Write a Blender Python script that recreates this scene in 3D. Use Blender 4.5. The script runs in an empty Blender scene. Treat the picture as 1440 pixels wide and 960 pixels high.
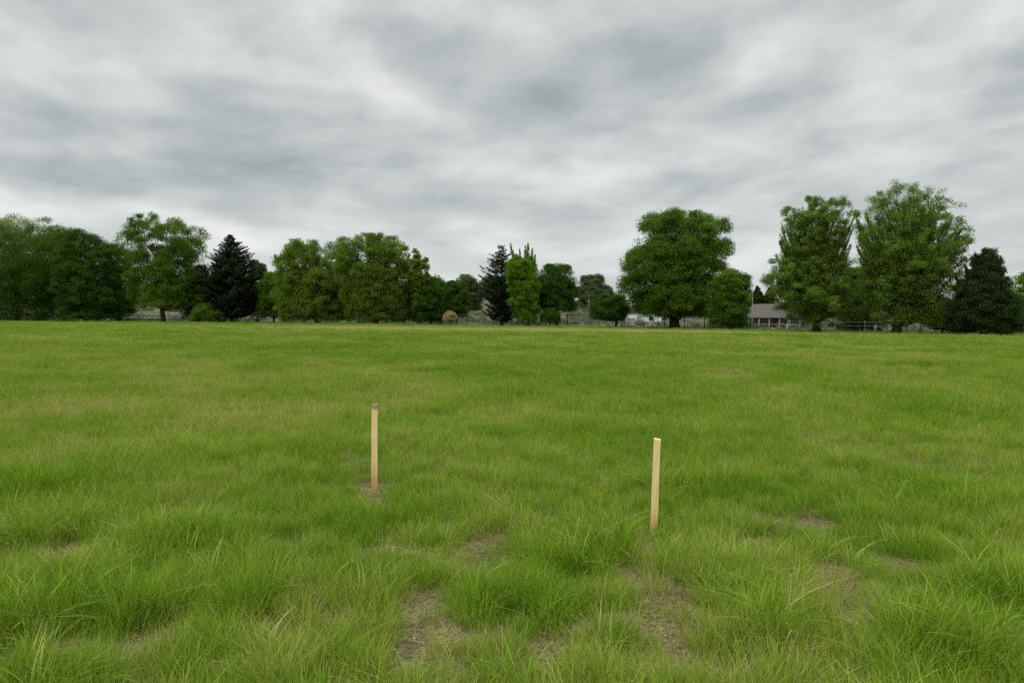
import bpy, math, random
import numpy as np
from math import radians, sin, cos, pi
C = bpy.context.scene
COL = C.collection
rng = np.random.default_rng(7)

# ------------------------------------------------------------------ camera
F = 1040.0; EYE = 1.6                      # focal length in photograph pixels (1440 wide), eye height
cam_d = bpy.data.cameras.new('camera'); cam = bpy.data.objects.new('camera', cam_d); COL.objects.link(cam)
cam_d.sensor_width = 36; cam_d.sensor_fit = 'HORIZONTAL'; cam_d.lens = 26.0
cam_d.clip_start = 0.05; cam_d.clip_end = 4000
cam.location = (0, 0, EYE)
from mathutils import Matrix, Vector
ROLL = radians(0.24)
cam.rotation_euler = (Matrix.Rotation(radians(90 - 2.2), 4, 'X') @ Matrix.Rotation(ROLL, 4, 'Z')).to_euler()
C.camera = cam

# ------------------------------------------------------------------ light and sky
SUN_EL, SUN_AZ = radians(58), radians(215)   # azimuth clockwise from +Y: behind the camera, to the left
sd = bpy.data.lights.new('sun', 'SUN'); sun = bpy.data.objects.new('sun', sd); COL.objects.link(sun)
sd.energy = 1.5; sd.angle = radians(24); sd.color = (1.0, 0.97, 0.92)
dvec = Vector((sin(SUN_AZ) * cos(SUN_EL), cos(SUN_AZ) * cos(SUN_EL), sin(SUN_EL)))
sun.rotation_euler = dvec.to_track_quat('Z', 'Y').to_euler(); sun.location = dvec * 50

class NT:
    """tiny helper for building node trees"""
    def __init__(s, tree): s.t = tree; s.n = tree.nodes; s.l = tree.links
    def put(s, sock, v):
        if isinstance(v, bpy.types.NodeSocket): s.l.new(v, sock)
        else:
            if sock.type == 'RGBA' and len(v) == 3: v = (*v, 1)
            sock.default_value = v
    def new(s, t, **kw):
        nd = s.n.new(t)
        for k, v in kw.items(): setattr(nd, k, v)
        return nd
    def m(s, op, a, b=None, c=None, clamp=False):
        nd = s.new('ShaderNodeMath', operation=op, use_clamp=clamp)
        s.put(nd.inputs[0], a)
        if b is not None: s.put(nd.inputs[1], b)
        if c is not None: s.put(nd.inputs[2], c)
        return nd.outputs[0]
    def mix(s, f, a, b, bt='MIX'):
        nd = s.new('ShaderNodeMix', data_type='RGBA', blend_type=bt)
        s.put(nd.inputs[0], f); s.put(nd.inputs[6], a); s.put(nd.inputs[7], b)
        return nd.outputs[2]
    def rng(s, v, a, b, c=0.0, d=1.0, smooth=False):
        nd = s.new('ShaderNodeMapRange', interpolation_type='SMOOTHSTEP' if smooth else 'LINEAR')
        for i, x in enumerate((v, a, b, c, d)): s.put(nd.inputs[i], x)
        return nd.outputs[0]
    def noise(s, vec, scale, detail=3, rough=0.5, dist=0.0):
        nd = s.new('ShaderNodeTexNoise')
        if vec is not None: s.l.new(vec, nd.inputs['Vector'])
        nd.inputs['Scale'].default_value = scale; nd.inputs['Detail'].default_value = detail
        nd.inputs['Roughness'].default_value = rough; nd.inputs['Distortion'].default_value = dist
        return nd.outputs['Fac']
    def ramp(s, v, pts):
        nd = s.new('ShaderNodeValToRGB'); e = nd.color_ramp.elements
        while len(e) < len(pts): e.new(0.5)
        for el, (p, c) in zip(e, pts):
            el.position = p; el.color = (*c, 1)
        s.l.new(v, nd.inputs[0]); return nd.outputs[0]
    def comb(s, x, y, z=0.0):
        nd = s.new('ShaderNodeCombineXYZ')
        for i, v in enumerate((x, y, z)): s.put(nd.inputs[i], v)
        return nd.outputs[0]

w = bpy.data.worlds.new('World'); C.world = w; w.use_nodes = True
w.node_tree.nodes.clear(); T = NT(w.node_tree)
tc = T.new('ShaderNodeTexCoord').outputs['Generated']
sp = T.new('ShaderNodeSeparateXYZ'); T.l.new(tc, sp.inputs[0]); X, Y, Z = sp.outputs
zp = T.m('MAXIMUM', Z, 0.0); az = T.m('ARCTAN2', X, Y); el = T.m('ARCSINE', Z)
# cloud layer: cells shrink and flatten towards the horizon, as a level layer does in perspective
cu = T.m('MULTIPLY', T.m('DIVIDE', az, T.m('ADD', zp, 1.2)), 5.0)
cv = T.m('MULTIPLY', T.m('LOGARITHM', T.m('ADD', zp, 0.10), math.e), -2.9)
cu = T.m('ADD', cu, T.m('MULTIPLY', cv, 0.10))
pl = T.comb(cu, cv, 5.3)
warp = T.new('ShaderNodeTexNoise'); T.l.new(pl, warp.inputs['Vector']); warp.inputs['Scale'].default_value = 1.3; warp.inputs['Detail'].default_value = 4
va = T.new('ShaderNodeVectorMath', operation='MULTIPLY_ADD'); T.l.new(warp.outputs['Color'], va.inputs[0]); va.inputs[1].default_value = (0.38, 0.30, 0); T.l.new(pl, va.inputs[2])
n1 = T.noise(va.outputs[0], 0.75, 3, 0.5)
n2 = T.noise(va.outputs[0], 2.2, 6, 0.5)
vo = T.new('ShaderNodeTexVoronoi', feature='SMOOTH_F1'); T.l.new(va.outputs[0], vo.inputs['Vector']); vo.inputs['Scale'].default_value = 2.0; vo.inputs['Smoothness'].default_value = 0.7; vo.inputs['Detail'].default_value = 2; vo.inputs['Roughness'].default_value = .4

wob = T.new('ShaderNodeTexNoise'); T.l.new(tc, wob.inputs['Vector']); wob.inputs['Scale'].default_value = 6.5; wob.inputs['Detail'].default_value = 4; wob.inputs['Roughness'].default_value = 0.55
wsep = T.new('ShaderNodeSeparateXYZ'); T.l.new(wob.outputs['Color'], wsep.inputs[0])
azw = T.m('ADD', az, T.m('MULTIPLY', T.m('SUBTRACT', wsep.outputs[0], 0.5), 0.24))
elw = T.m('ADD', el, T.m('MULTIPLY', T.m('SUBTRACT', wsep.outputs[1], 0.5), 0.10))
def blob(px, py, sx, sy, ang, amp):
    a0 = math.atan((px - 720) / F); e0 = math.atan((440 - py) / F * cos(a0))
    a = T.m('SUBTRACT', azw, a0); e = T.m('SUBTRACT', elw, e0); g = radians(ang)
    p = T.m('MULTIPLY', T.m('ADD', T.m('MULTIPLY', a, cos(g)), T.m('MULTIPLY', e, sin(g))), F / sx)
    q = T.m('MULTIPLY', T.m('SUBTRACT', T.m('MULTIPLY', e, cos(g)), T.m('MULTIPLY', a, sin(g))), F / sy)
    r = T.m('ADD', T.m('MULTIPLY', p, p), T.m('MULTIPLY', q, q))
    return T.m('MULTIPLY', T.m('EXPONENT', T.m('MULTIPLY', r, -1.0)), amp)
BL = [(250, 205, 330, 62, -4, -.30), (420, 240, 220, 30, 0, -.16), (720, 50, 230, 70, 0, -.22), (730, 150, 170, 50, 0, -.20), (1150, 195, 170, 30, 10, -.16),
      (1320, 290, 140, 26, 8, -.10), (620, 318, 120, 20, 0, -.12), (90, 255, 160, 24, -8, -.14), (1000, 40, 160, 50, 20, -.08),
      (435, 75, 66, 36, -12, .27), (515, 140, 85, 32, -14, .26), (120, 145, 85, 50, -25, .24), (20, 55, 60, 34, 0, .26), (310, 45, 60, 36, 0, .20),
      (880, 235, 130, 28, 6, .34), (1245, 112, 110, 24, 22, .30), (1390, 50, 110, 26, 30, .26), (1095, 85, 80, 30, 20, .18),
      (110, 292, 230, 24, -4, .40), (330, 318, 180, 16, -4, .22), (640, 360, 300, 20, 0, .16), (1190, 232, 160, 18, 6, .16), (420, 326, 260, 18, 0, .24), (900, 352, 300, 20, 0, .12), (1000, 320, 260, 20, 0, .10), (830, 150, 60, 16, 20, .12)]
tot = None
for b in BL:
    v = blob(*b); tot = v if tot is None else T.m('ADD', tot, v)
val = T.m('ADD', T.m('MULTIPLY', T.m('SUBTRACT', n1, 0.5), 0.40), T.m('MULTIPLY', T.m('SUBTRACT', n2, 0.5), 1.25))
val = T.m('ADD', val, T.m('MULTIPLY', T.m('SUBTRACT', 0.42, vo.outputs['Distance']), 0.30))
val = T.m('ADD', T.m('ADD', val, T.m('MULTIPLY', tot, 0.80)), 0.595)
val = T.m('ADD', T.m('MULTIPLY', val, 0.80), 0.125)
cl = T.ramp(val, [(0.0, (3.3, 3.62, 3.58)), (0.28, (4.8, 5.2, 5.25)), (0.50, (6.3, 6.65, 6.6)), (0.72, (7.9, 8.15, 8.0)), (1.0, (9.6, 9.8, 9.6))])
cl_n = T.n[-1]
# a ramp clips colours at display only; scale outside it
for e in cl_n.color_ramp.elements: e.color = tuple(c / 10 for c in e.color[:3]) + (1,)
hor = T.rng(Z, 0.0, 0.17, 1.0, 0.0, True)                    # the layer evens out and pales towards the horizon
cl = T.mix(T.m('MULTIPLY', hor, 0.45), cl, (0.78, 0.82, 0.81))
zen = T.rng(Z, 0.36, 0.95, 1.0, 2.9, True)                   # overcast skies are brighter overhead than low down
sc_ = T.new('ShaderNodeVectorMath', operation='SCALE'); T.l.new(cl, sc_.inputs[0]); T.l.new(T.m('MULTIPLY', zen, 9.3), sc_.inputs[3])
sky = T.new('ShaderNodeTexSky', sky_type='NISHITA'); sky.sun_disc = False; sky.sun_elevation = SUN_EL; sky.sun_rotation = SUN_AZ
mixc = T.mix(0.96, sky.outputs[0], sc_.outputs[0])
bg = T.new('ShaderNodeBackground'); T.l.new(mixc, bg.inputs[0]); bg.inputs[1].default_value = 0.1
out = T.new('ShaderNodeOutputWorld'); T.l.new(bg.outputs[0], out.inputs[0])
w.cycles.sampling_method = 'MANUAL'; w.cycles.sample_map_resolution = 512

C.view_settings.view_transform = 'Standard'; C.view_settings.look = 'None'
C.view_settings.exposure = 0.0; C.view_settings.gamma = 1.0
C.cycles.use_denoising = False; C.cycles.max_bounces = 6; C.cycles.diffuse_bounces = 3; C.cycles.transmission_bounces = 4; C.cycles.transparent_max_bounces = 4
C.cycles.caustics_reflective = False; C.cycles.caustics_refractive = False

# ------------------------------------------------------------------ helpers
def vnoise(x, y, seed=0):
    xi = np.floor(x).astype(np.int64); yi = np.floor(y).astype(np.int64); fx = x - xi; fy = y - yi
    fx = fx * fx * (3 - 2 * fx); fy = fy * fy * (3 - 2 * fy)
    def h(a, b):
        n = (a * 374761393 + b * 668265263 + seed * 1442695041) & 0xffffffff
        n = ((n ^ (n >> 13)) * 1274126177) & 0xffffffff
        return ((n ^ (n >> 16)) & 0xffff) / 65535.0
    return (h(xi, yi) * (1 - fx) + h(xi + 1, yi) * fx) * (1 - fy) + (h(xi, yi + 1) * (1 - fx) + h(xi + 1, yi + 1) * fx) * fy
def fbm(x, y, s, seed=0, octv=4):
    t = np.zeros_like(x, dtype=float); a = 1.0; tw = 0
    for o in range(octv):
        t += a * vnoise(x / s * 2 ** o + 17.3 * o, y / s * 2 ** o - 9.1 * o, seed + o); tw += a; a *= 0.5
    return t / tw
def sstep(a, b, v):
    t = np.clip((v - a) / (b - a), 0, 1); return t * t * (3 - 2 * t)

def horizon(px): return 440 + (px - 720) * math.tan(ROLL)
def ground_at(px, py):                     # where a pixel of the photograph meets level ground
    D = EYE * F / (py - horizon(px)); return (px - 720) / F * D, D
EDGE_PX = [(-400, 450), (0, 451), (240, 452.5), (480, 454.5), (690, 458), (920, 460.5), (1100, 465), (1300, 470), (1440, 472.5), (1800, 478)]
EDGE = np.array([ground_at(*p) for p in EDGE_PX])
def edge_y(x): return np.interp(x, EDGE[:, 0], EDGE[:, 1])
def edge_depth(px):
    return float(np.interp(px, [p[0] for p in EDGE_PX], EDGE[:, 1]))

def terrain(x, y):
    x = np.asarray(x, float); y = np.asarray(y, float)
    h = (fbm(x, y, 7.0, 3, 3) - 0.5) * 0.16 + (fbm(x, y, 1.1, 9, 2) - 0.5) * 0.06
    h *= np.exp(-(np.maximum(y, 0) / 60.0) ** 2) * 0.8 + 0.2
    past = y - edge_y(x)
    left = sstep(26, 10, x)
    h += left * (3.4 * sstep(18, 75, past) + 4.0 * sstep(75, 260, past)) * (0.75 + 0.5 * fbm(x, y, 40, 21, 3))
    h -= (1 - left) * 1.5 * sstep(10, 60, past)
    h += 9.0 * sstep(300, 1500, y)
    return h

def new_obj(name, me, mat=None, parent=None):
    o = bpy.data.objects.new(name, me); COL.objects.link(o)
    if mat: me.materials.append(mat)
    if parent: o.parent = parent
    return o
def mesh_np(name, V, Fq, n=4, attrs=None, smooth=False):
    """mesh from numpy verts and equally sized faces"""
    me = bpy.data.meshes.new(name); V = np.ascontiguousarray(V, np.float32)
    Fq = np.ascontiguousarray(Fq, np.int32).reshape(-1, n)
    me.vertices.add(len(V)); me.vertices.foreach_set('co', V.ravel())
    me.loops.add(Fq.size); me.loops.foreach_set('vertex_index', Fq.ravel())
    me.polygons.add(len(Fq)); me.polygons.foreach_set('loop_start', np.arange(0, Fq.size, n, dtype=np.int32))
    if attrs:
        for k, a in attrs.items():
            at = me.attributes.new(k, 'FLOAT', 'POINT'); at.data.foreach_set('value', np.ascontiguousarray(a, np.float32))
    me.update(calc_edges=True); me.validate()
    if smooth: me.polygons.foreach_set('use_smooth', np.ones(len(Fq), bool))
    return me
def tag(o, label=None, cat=None, group=None, kind=None):
    if label: o['label'] = label
    if cat: o['category'] = cat
    if group: o['group'] = group
    if kind: o['kind'] = kind
    return o
def empty(name, loc, label, cat, group=None):
    o = bpy.data.objects.new(name, None); COL.objects.link(o); o.location = loc; o.empty_display_size = 0.3
    return tag(o, label, cat, group)

class MB:
    """collects boxes, tubes and prisms for one mesh"""
    def __init__(s): s.v = []; s.f = []
    def box(s, x0, x1, y0, y1, z0, z1):
        b = len(s.v); s.v += [(x, y, z) for z in (z0, z1) for x, y in ((x0, y0), (x1, y0), (x1, y1), (x0, y1))]
        s.f += [tuple(b + i for i in q) for q in ((3, 2, 1, 0), (4, 5, 6, 7), (0, 1, 5, 4), (1, 2, 6, 5), (2, 3, 7, 6), (3, 0, 4, 7))]; return s
    def tube(s, pts, rad, n=6, cap=True):
        pts = [Vector(p) for p in pts]; b = len(s.v)
        for i, p in enumerate(pts):
            d = (pts[min(i + 1, len(pts) - 1)] - pts[max(i - 1, 0)]).normalized()
            a = d.cross(Vector((0.31, 0.95, 0.05))).normalized(); c = d.cross(a)
            for k in range(n):
                t = 2 * pi * k / n; s.v.append(tuple(p + (a * cos(t) + c * sin(t)) * rad[i]))
        for i in range(len(pts) - 1):
            for k in range(n):
                k2 = (k + 1) % n; s.f.append((b + i * n + k, b + i * n + k2, b + (i + 1) * n + k2, b + (i + 1) * n + k))
        if cap:
            s.f.append(tuple(b + k for k in reversed(range(n)))); s.f.append(tuple(b + (len(pts) - 1) * n + k for k in range(n)))
        return s
    def build(s, name, mat, parent=None, smooth=False):
        me = bpy.data.meshes.new(name); me.from_pydata(s.v, [], s.f); me.update()
        if smooth: me.polygons.foreach_set('use_smooth', [True] * len(me.polygons))
        return new_obj(name, me, mat, parent)

def material(name):
    m = bpy.data.materials.new(name); m.use_nodes = True; t = NT(m.node_tree)
    b = m.node_tree.nodes['Principled BSDF']; return m, t, b
def simple(name, col, rough=0.7, var=0.25, scale=3.0, spec=0.3):
    m, t, b = material(name); geo = t.new('ShaderNodeNewGeometry').outputs['Position']
    n = t.noise(geo, scale, 5, 0.6); k = t.rng(n, 0.3, 0.7, 1 - var, 1 + var)
    s = t.new('ShaderNodeVectorMath', operation='SCALE'); s.inputs[0].default_value = col; t.l.new(k, s.inputs[3])
    t.l.new(s.outputs[0], b.inputs['Base Color']); b.inputs['Roughness'].default_value = rough; b.inputs['Specular IOR Level'].default_value = spec
    return m
def leafy(name, dark, light, trans=0.42, spec=0.06, rough=0.7):
    """foliage: each leaf its own shade between the two colours (attribute tint)"""
    m, t, b = material(name); at = t.new('ShaderNodeAttribute', attribute_name='tint').outputs['Fac']
    c = t.mix(at, dark, light); t.l.new(c, b.inputs['Base Color'])
    b.inputs['Roughness'].default_value = rough; b.inputs['Specular IOR Level'].default_value = spec
    tr = t.new('ShaderNodeBsdfTranslucent')
    c2 = t.mix(1.0, c, (1.15, 1.25, 0.55), 'MULTIPLY'); t.l.new(c2, tr.inputs[0])
    mx = t.new('ShaderNodeMixShader'); mx.inputs[0].default_value = trans
    t.l.new(b.outputs[0], mx.inputs[1]); t.l.new(tr.outputs[0], mx.inputs[2])
    t.l.new(mx.outputs[0], t.n['Material Output'].inputs[0]); return m

# ------------------------------------------------------------------ how tall and how dry the grass is, place by place
def G(px, py, rpx, rpy):                    # a patch on the ground, seen at px,py with these radii in the photograph
    x, y = ground_at(px, py); sx = rpx / F * y; y2 = EYE * F / max(py - rpy - horizon(px), 3); sy = max((y2 - y), 0.08)
    return x, y, sx, sy
BARE = [(895, 892, 95, 32), (925, 838, 35, 20), (820, 890, 40, 14), (570, 777, 38, 12), (640, 800, 55, 16), (608, 930, 52, 44), (470, 905, 40, 20), (595, 860, 40, 24), (180, 762, 32, 9), (265, 730, 40, 9),
        (60, 800, 75, 14), (1200, 865, 52, 26), (1150, 820, 45, 16), (1280, 800, 34, 10), (1010, 940, 80, 26), (1060, 775, 48, 12), (1190, 630, 34, 4), (700, 770, 40, 12), (528, 689, 45, 5),
        (455, 770, 50, 10), (150, 940, 60, 20), (350, 915, 50, 16), (745, 940, 40, 20), (922, 765, 30, 20), (922, 780, 18, 12), (527, 699, 26, 13), (640, 905, 22, 14), (30, 935, 30, 18), (1340, 655, 60, 6), (1160, 745, 60, 8)]
LUSH = [(80, 690, 110, 42, 1.5), (60, 770, 50, 16, 1.1), (265, 790, 60, 32, 1.1), (215, 650, 110, 18, 1.1), (140, 890, 60, 26, 1.0), (350, 870, 60, 34, 1.0), (720, 865, 60, 30, .8), (660, 880, 30, 24, .7), (1060, 875, 45, 28, 1.0), (1235, 672, 55, 22, 1.2),
        (1180, 735, 85, 18, 1.0), (1400, 860, 60, 38, 1.3), (1290, 905, 70, 40, 1.1), (1350, 720, 80, 26, .9), (860, 770, 75, 26, .9), (1000, 690, 110, 18, .8), (400, 640, 110, 14, .7), (860, 810, 80, 20, .9), (30, 900, 50, 40, .9),
        (830, 800, 40, 20, .6), (1250, 930, 60, 30, .6), (560, 820, 60, 16, .5), (540, 740, 110, 14, .5), (960, 720, 60, 10, .6), (870, 940, 40, 20, .9), (1110, 516, 45, 5, 1.0), (1250, 512, 55, 4, .9), (1340, 515, 60, 4, .9),
        (160, 475, 40, 3, .9), (180, 500, 60, 3, .8), (40, 537, 35, 5, .9), (1370, 535, 60, 5, .7), (380, 552, 60, 6, .6), (760, 600, 30, 4, .6)]
YEL = [(190, 560, 110, 16, .6), (100, 640, 90, 14, .6), (1020, 525, 80, 9, .5), (1100, 590, 160, 12, .5), (820, 528, 90, 8, .4), (410, 575, 60, 12, .55), (620, 550, 70, 10, .45), (1230, 530, 80, 8, .4), (1380, 650, 90, 14, .5), (230, 530, 70, 8, .5), (1030, 560, 70, 8, .4)]
BAND = np.array([ground_at(*p) for p in ((0, 457), (300, 459), (480, 460.5), (690, 463), (920, 465), (1050, 467), (1440, 478))])
def gsum(x, y, L):
    t = np.zeros_like(x)
    for g in L:
        cx, cy, sx, sy = G(*g[:4]); a = g[4] if len(g) > 4 else 1.0
        t += a * np.exp(-(((x - cx) / sx) ** 2 + ((y - cy) / sy) ** 2))
    return t
def fields(x, y):
    """height (m) of the grass and dryness 0..1, for arrays of places"""
    wx = x + (fbm(x, y, 0.5, 31, 3) - .5) * 0.5; wy = y + (fbm(x, y, 0.5, 37, 3) - .5) * 0.5
    bare = np.clip(gsum(wx, wy, BARE), 0, 1.3)
    lush = np.clip(gsum(wx, wy, [(g[0], g[1], g[2] * .85, g[3] * .8, g[4]) for g in LUSH]), 0, 1.6)
    yel = np.clip(gsum(wx, wy, YEL), 0, 1)
    big = fbm(x, y * 0.6, 6.0, 41, 3); med = fbm(x, y, 1.3, 43, 3); fin = fbm(x, y, 0.35, 47, 3)
    near = np.exp(-(y / 8.0) ** 2); tus = sstep(.40, .60, fbm(x * 1.15, y, 0.20, 61, 3))
    h = 0.135 + 0.05 * (big - .5) + 0.07 * (med - .5) + near * (0.10 * (fin - .5) + .085 * (tus - .55)) + 0.062 * lush * (1 - .3 * bare) * (.35 + .9 * tus + .4 * fin) - 0.085 * bare
    h += 0.02 * sstep(7, 14, y)
    mt = fbm(x * .55, y * .35, 1.0, 71, 3); mid_ = sstep(6, 14, y); h += mid_ * .11 * (mt - .5)
    dry = 0.27 + 0.50 * (big - .5) + 0.60 * (med - .5) + .35 * (fin - .5) + 0.16 * yel + 0.34 * bare - 0.16 * lush - 0.12 * near * tus - .55 * mid_ * (mt - .5)
    past = y - edge_y(x)
    bc = np.interp(x, BAND[:, 0], BAND[:, 1]) + 5 * (fbm(x, y, 9, 53, 2) - .5)
    band = np.exp(-((y - bc) / (.075 * bc)) ** 2) * sstep(-48, -14, x) * sstep(28, 18, x)
    dry = dry + 0.80 * band
    h = h * (1 - 0.55 * band)
    h = np.where(past > -4, np.minimum(h, 0.085), h); dry = np.where(past > -5, np.minimum(dry, 0.14), dry)  # short lawn at the edge, its green darkened to stand for tree shade
    return np.clip(h, 0.022, 0.34), np.clip(dry, 0, 1.15), bare

# ------------------------------------------------------------------ ground
def ground_mesh():
    ys = np.concatenate([np.arange(-30, -2, 2.0), np.arange(-2, 14, 0.12), np.arange(14, 40, 0.5), np.arange(40, 260, 2.5), np.geomspace(260, 3500, 26)])
    us = np.concatenate([-np.geomspace(14, 1.3, 22), np.linspace(-1.25, 1.25, 190), np.geomspace(1.3, 14, 22)])
    Yg, U = np.meshgrid(ys, us, indexing='ij'); Xg = U * (np.maximum(Yg, 0) * 0.8 + 5.0)
    Zg = terrain(Xg, Yg); V = np.stack([Xg, Yg, Zg], -1).reshape(-1, 3)
    nu = len(us); i, j = np.meshgrid(np.arange(len(ys) - 1), np.arange(nu - 1), indexing='ij'); a = (i * nu + j).ravel()
    return mesh_np('ground', V, np.stack([a, a + 1, a + nu + 1, a + nu], 1), 4, smooth=True), V
gm, gV = ground_mesh()
gx, gy = gV[:, 0], gV[:, 1]
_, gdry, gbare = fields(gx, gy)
past = gy - edge_y(gx)
at = gm.attributes.new('far', 'FLOAT', 'POINT'); at.data.foreach_set('value', sstep(12, 60, gy).astype(np.float32))
at = gm.attributes.new('scrub', 'FLOAT', 'POINT'); at.data.foreach_set('value', (sstep(9, 22, past)).astype(np.float32))
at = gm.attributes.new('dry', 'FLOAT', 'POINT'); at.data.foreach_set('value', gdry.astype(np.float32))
M_ground, t, b = material('soil_and_turf')
pos = t.new('ShaderNodeNewGeometry').outputs['Position']
A = lambda n: t.new('ShaderNodeAttribute', attribute_name=n).outputs['Fac']
soil = t.ramp(t.noise(pos, 38, 6, 0.65), [(0.3, (0.035, 0.026, 0.014)), (0.5, (0.11, 0.085, 0.045)), (0.7, (0.26, 0.20, 0.12))])
turf = t.mix(A('dry'), (0.07, 0.13, 0.018), (0.2, 0.18, 0.06))
scr = t.ramp(t.noise(pos, 0.35, 5, 0.7), [(0.3, (0.045, 0.06, 0.025)), (0.5, (0.09, 0.10, 0.055)), (0.7, (0.16, 0.16, 0.11))])
c = t.mix(A('scrub'), t.mix(A('far'), soil, turf), scr)
t.l.new(c, b.inputs['Base Color']); b.inputs['Roughness'].default_value = 0.95; b.inputs['Specular IOR Level'].default_value = 0.1
bp = t.new('ShaderNodeBump'); bp.inputs['Strength'].default_value = 0.6; bp.inputs['Distance'].default_value = 0.02
t.l.new(t.noise(pos, 60, 4, 0.7), bp.inputs['Height']); t.l.new(bp.outputs[0], b.inputs['Normal'])
ground = new_obj('ground', gm, M_ground); tag(ground, kind='structure')

# ------------------------------------------------------------------ grass
def grass_mat():
    m, t, b = material('grass_blades')
    tint = t.new('ShaderNodeAttribute', attribute_name='tint').outputs['Fac']
    tip = t.new('ShaderNodeAttribute', attribute_name='tip').outputs['Fac']
    dry = t.new('ShaderNodeAttribute', attribute_name='dry', attribute_type='INSTANCER').outputs['Fac']
    pos = t.new('ShaderNodeNewGeometry').outputs['Position']
    hue = t.noise(pos, 0.45, 3, 0.5)
    v = t.m('ADD', t.m('MULTIPLY', dry, 0.62), t.m('MULTIPLY', tint, 0.50))
    v = t.m('ADD', v, t.m('MULTIPLY', tip, 0.16)); v = t.m('ADD', v, t.m('MULTIPLY', t.m('SUBTRACT', hue, 0.5), 0.25))
    c = t.ramp(v, [(0.0, (0.045, 0.130, 0.006)), (0.22, (0.102, 0.232, 0.008)), (0.5, (0.195, 0.325, 0.018)), (0.70, (0.34, 0.40, 0.055)), (0.82, (0.36, 0.33, 0.12)), (1.0, (0.46, 0.40, 0.21))])
    t.l.new(c, b.inputs['Base Color']); b.inputs['Roughness'].default_value = 0.5; b.inputs['Specular IOR Level'].default_value = 0.12
    tr = t.new('ShaderNodeBsdfTranslucent'); t.l.new(t.mix(1.0, c, (1.1, 1.15, 0.6), 'MULTIPLY'), tr.inputs[0])
    mx = t.new('ShaderNodeMixShader'); mx.inputs[0].default_value = 0.30
    t.l.new(b.outputs[0], mx.inputs[1]); t.l.new(tr.outputs[0], mx.inputs[2]); t.l.new(mx.outputs[0], t.n['Material Output'].inputs[0])
    return m
M_grass = grass_mat()
def tuft(name, n, R, w, seg, lmin, lmax, lean, droop, seed, pale=0.06, flat=0.0):
    """n blades rooted in a disc of radius R; unit blade length 1, scaled by the point's height"""
    r = np.random.default_rng(seed)
    a = r.uniform(0, 2 * pi, n); rr = R * np.sqrt(r.random(n)); bx, by = rr * np.cos(a), rr * np.sin(a)
    L = r.uniform(lmin, lmax, n); d = a + r.normal(0, 1.0, n); ln = np.abs(r.normal(lean, lean * .6, n)) + 0.02; dr = np.abs(r.normal(droop, droop * .6, n))
    ph = d + pi / 2 + r.normal(0, 0.7, n); ww = w * r.uniform(0.6, 1.35, n); tint = np.clip(r.beta(1.6, 2.2, n), 0, 1)
    pl_ = r.random(n) < pale; tint = np.where(pl_, r.uniform(0.85, 1.35, n), tint)
    V, TP, TI = [], [], []
    for k in range(seg + 1):
        s = k / seg; hx = L * (ln * s + dr * s * s * .9); hz = L * (s - 0.45 * dr * s * s) * (1 - flat) + flat * 0.12 * s * (1 - .8 * s) * L
        wd = ww * (1 - s ** 1.7) * (0.75 + 0.5 * s if s < .5 else 1.0)
        cxp, cyp = bx + np.cos(d) * hx, by + np.sin(d) * hx
        for sg in ((-1, 1) if k < seg else (0,)):
            V.append(np.stack([cxp + sg * .5 * wd * np.cos(ph), cyp + sg * .5 * wd * np.sin(ph), hz], -1)); TP.append(np.full(n, s)); TI.append(tint)
    V = np.stack(V, 1); m = V.shape[1]; base = (np.arange(n) * m)[:, None]
    Q = np.concatenate([base + np.array([[2 * k, 2 * k + 1, 2 * k + 3, 2 * k + 2]]) for k in range(seg - 1)], 0) if seg > 1 else np.zeros((0, 4), int)
    Tt = base + np.array([[m - 3, m - 2, m - 1]])
    me = bpy.data.meshes.new(name); Vf = V.reshape(-1, 3).astype(np.float32)
    me.vertices.add(len(Vf)); me.vertices.foreach_set('co', Vf.ravel())
    loops = np.concatenate([Q.ravel(), Tt.ravel()]).astype(np.int32); me.loops.add(len(loops)); me.loops.foreach_set('vertex_index', loops)
    st = np.concatenate([np.arange(len(Q)) * 4, len(Q) * 4 + np.arange(len(Tt)) * 3]).astype(np.int32)
    me.polygons.add(len(st)); me.polygons.foreach_set('loop_start', st)
    for k, arr in (('tint', np.stack(TI, 1)), ('tip', np.stack(TP, 1))):
        at = me.attributes.new(k, 'FLOAT', 'POINT'); at.data.foreach_set('value', arr.ravel().astype(np.float32))
    me.update(calc_edges=True); me.materials.append(M_grass)
    return bpy.data.objects.new(name, me)

kinds = bpy.data.collections.new('grass_tuft_kinds')   # source shapes of the grass object, not placed in the scene themselves
def add_kinds(pref, k, *a, **kw):
    for i in range(k): kinds.objects.link(tuft('%s_%02d' % (pref, i), *a, seed=hash_(pref) + i * 7, **kw))
def hash_(s): return sum(ord(ch) * (i + 3) for i, ch in enumerate(s))
# horizontal sizes below are in units of blade length at height 1 -> R is divided by the typical height
add_kinds('a_near', 8, 46, 0.42, 0.017, 4, 0.35, 1.25, 0.17, 0.30, pale=0.09)                 # a tuft of fine blades
add_kinds('b_mid', 6, 66, 0.9, 0.026, 3, 0.4, 1.25, 0.16, 0.26, pale=0.10)
add_kinds('c_far', 5, 90, 3.2, 0.085, 2, 0.55, 1.15, 0.15, 0.22, pale=0.10)
add_kinds('d_vfar', 4, 120, 8.0, 0.22, 2, 0.5, 1.1, 0.12, 0.18, pale=0.05)
add_kinds('e_litter', 5, 46, 0.9, 0.026, 3, 0.4, 1.3, 0.5, 0.5, pale=0.95, flat=0.93)   # dead blades lying flat
add_kinds('f_stalk', 5, 2, 0.25, 0.020, 5, 1.0, 1.75, 0.30, 0.75, pale=0.75)       # single pale stalks bending over
add_kinds('g_leaf', 5, 9, 0.30, 0.042, 5, 0.7, 1.35, 0.28, 0.65, pale=0.08)        # broader arching leaves
KI = {}
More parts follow.
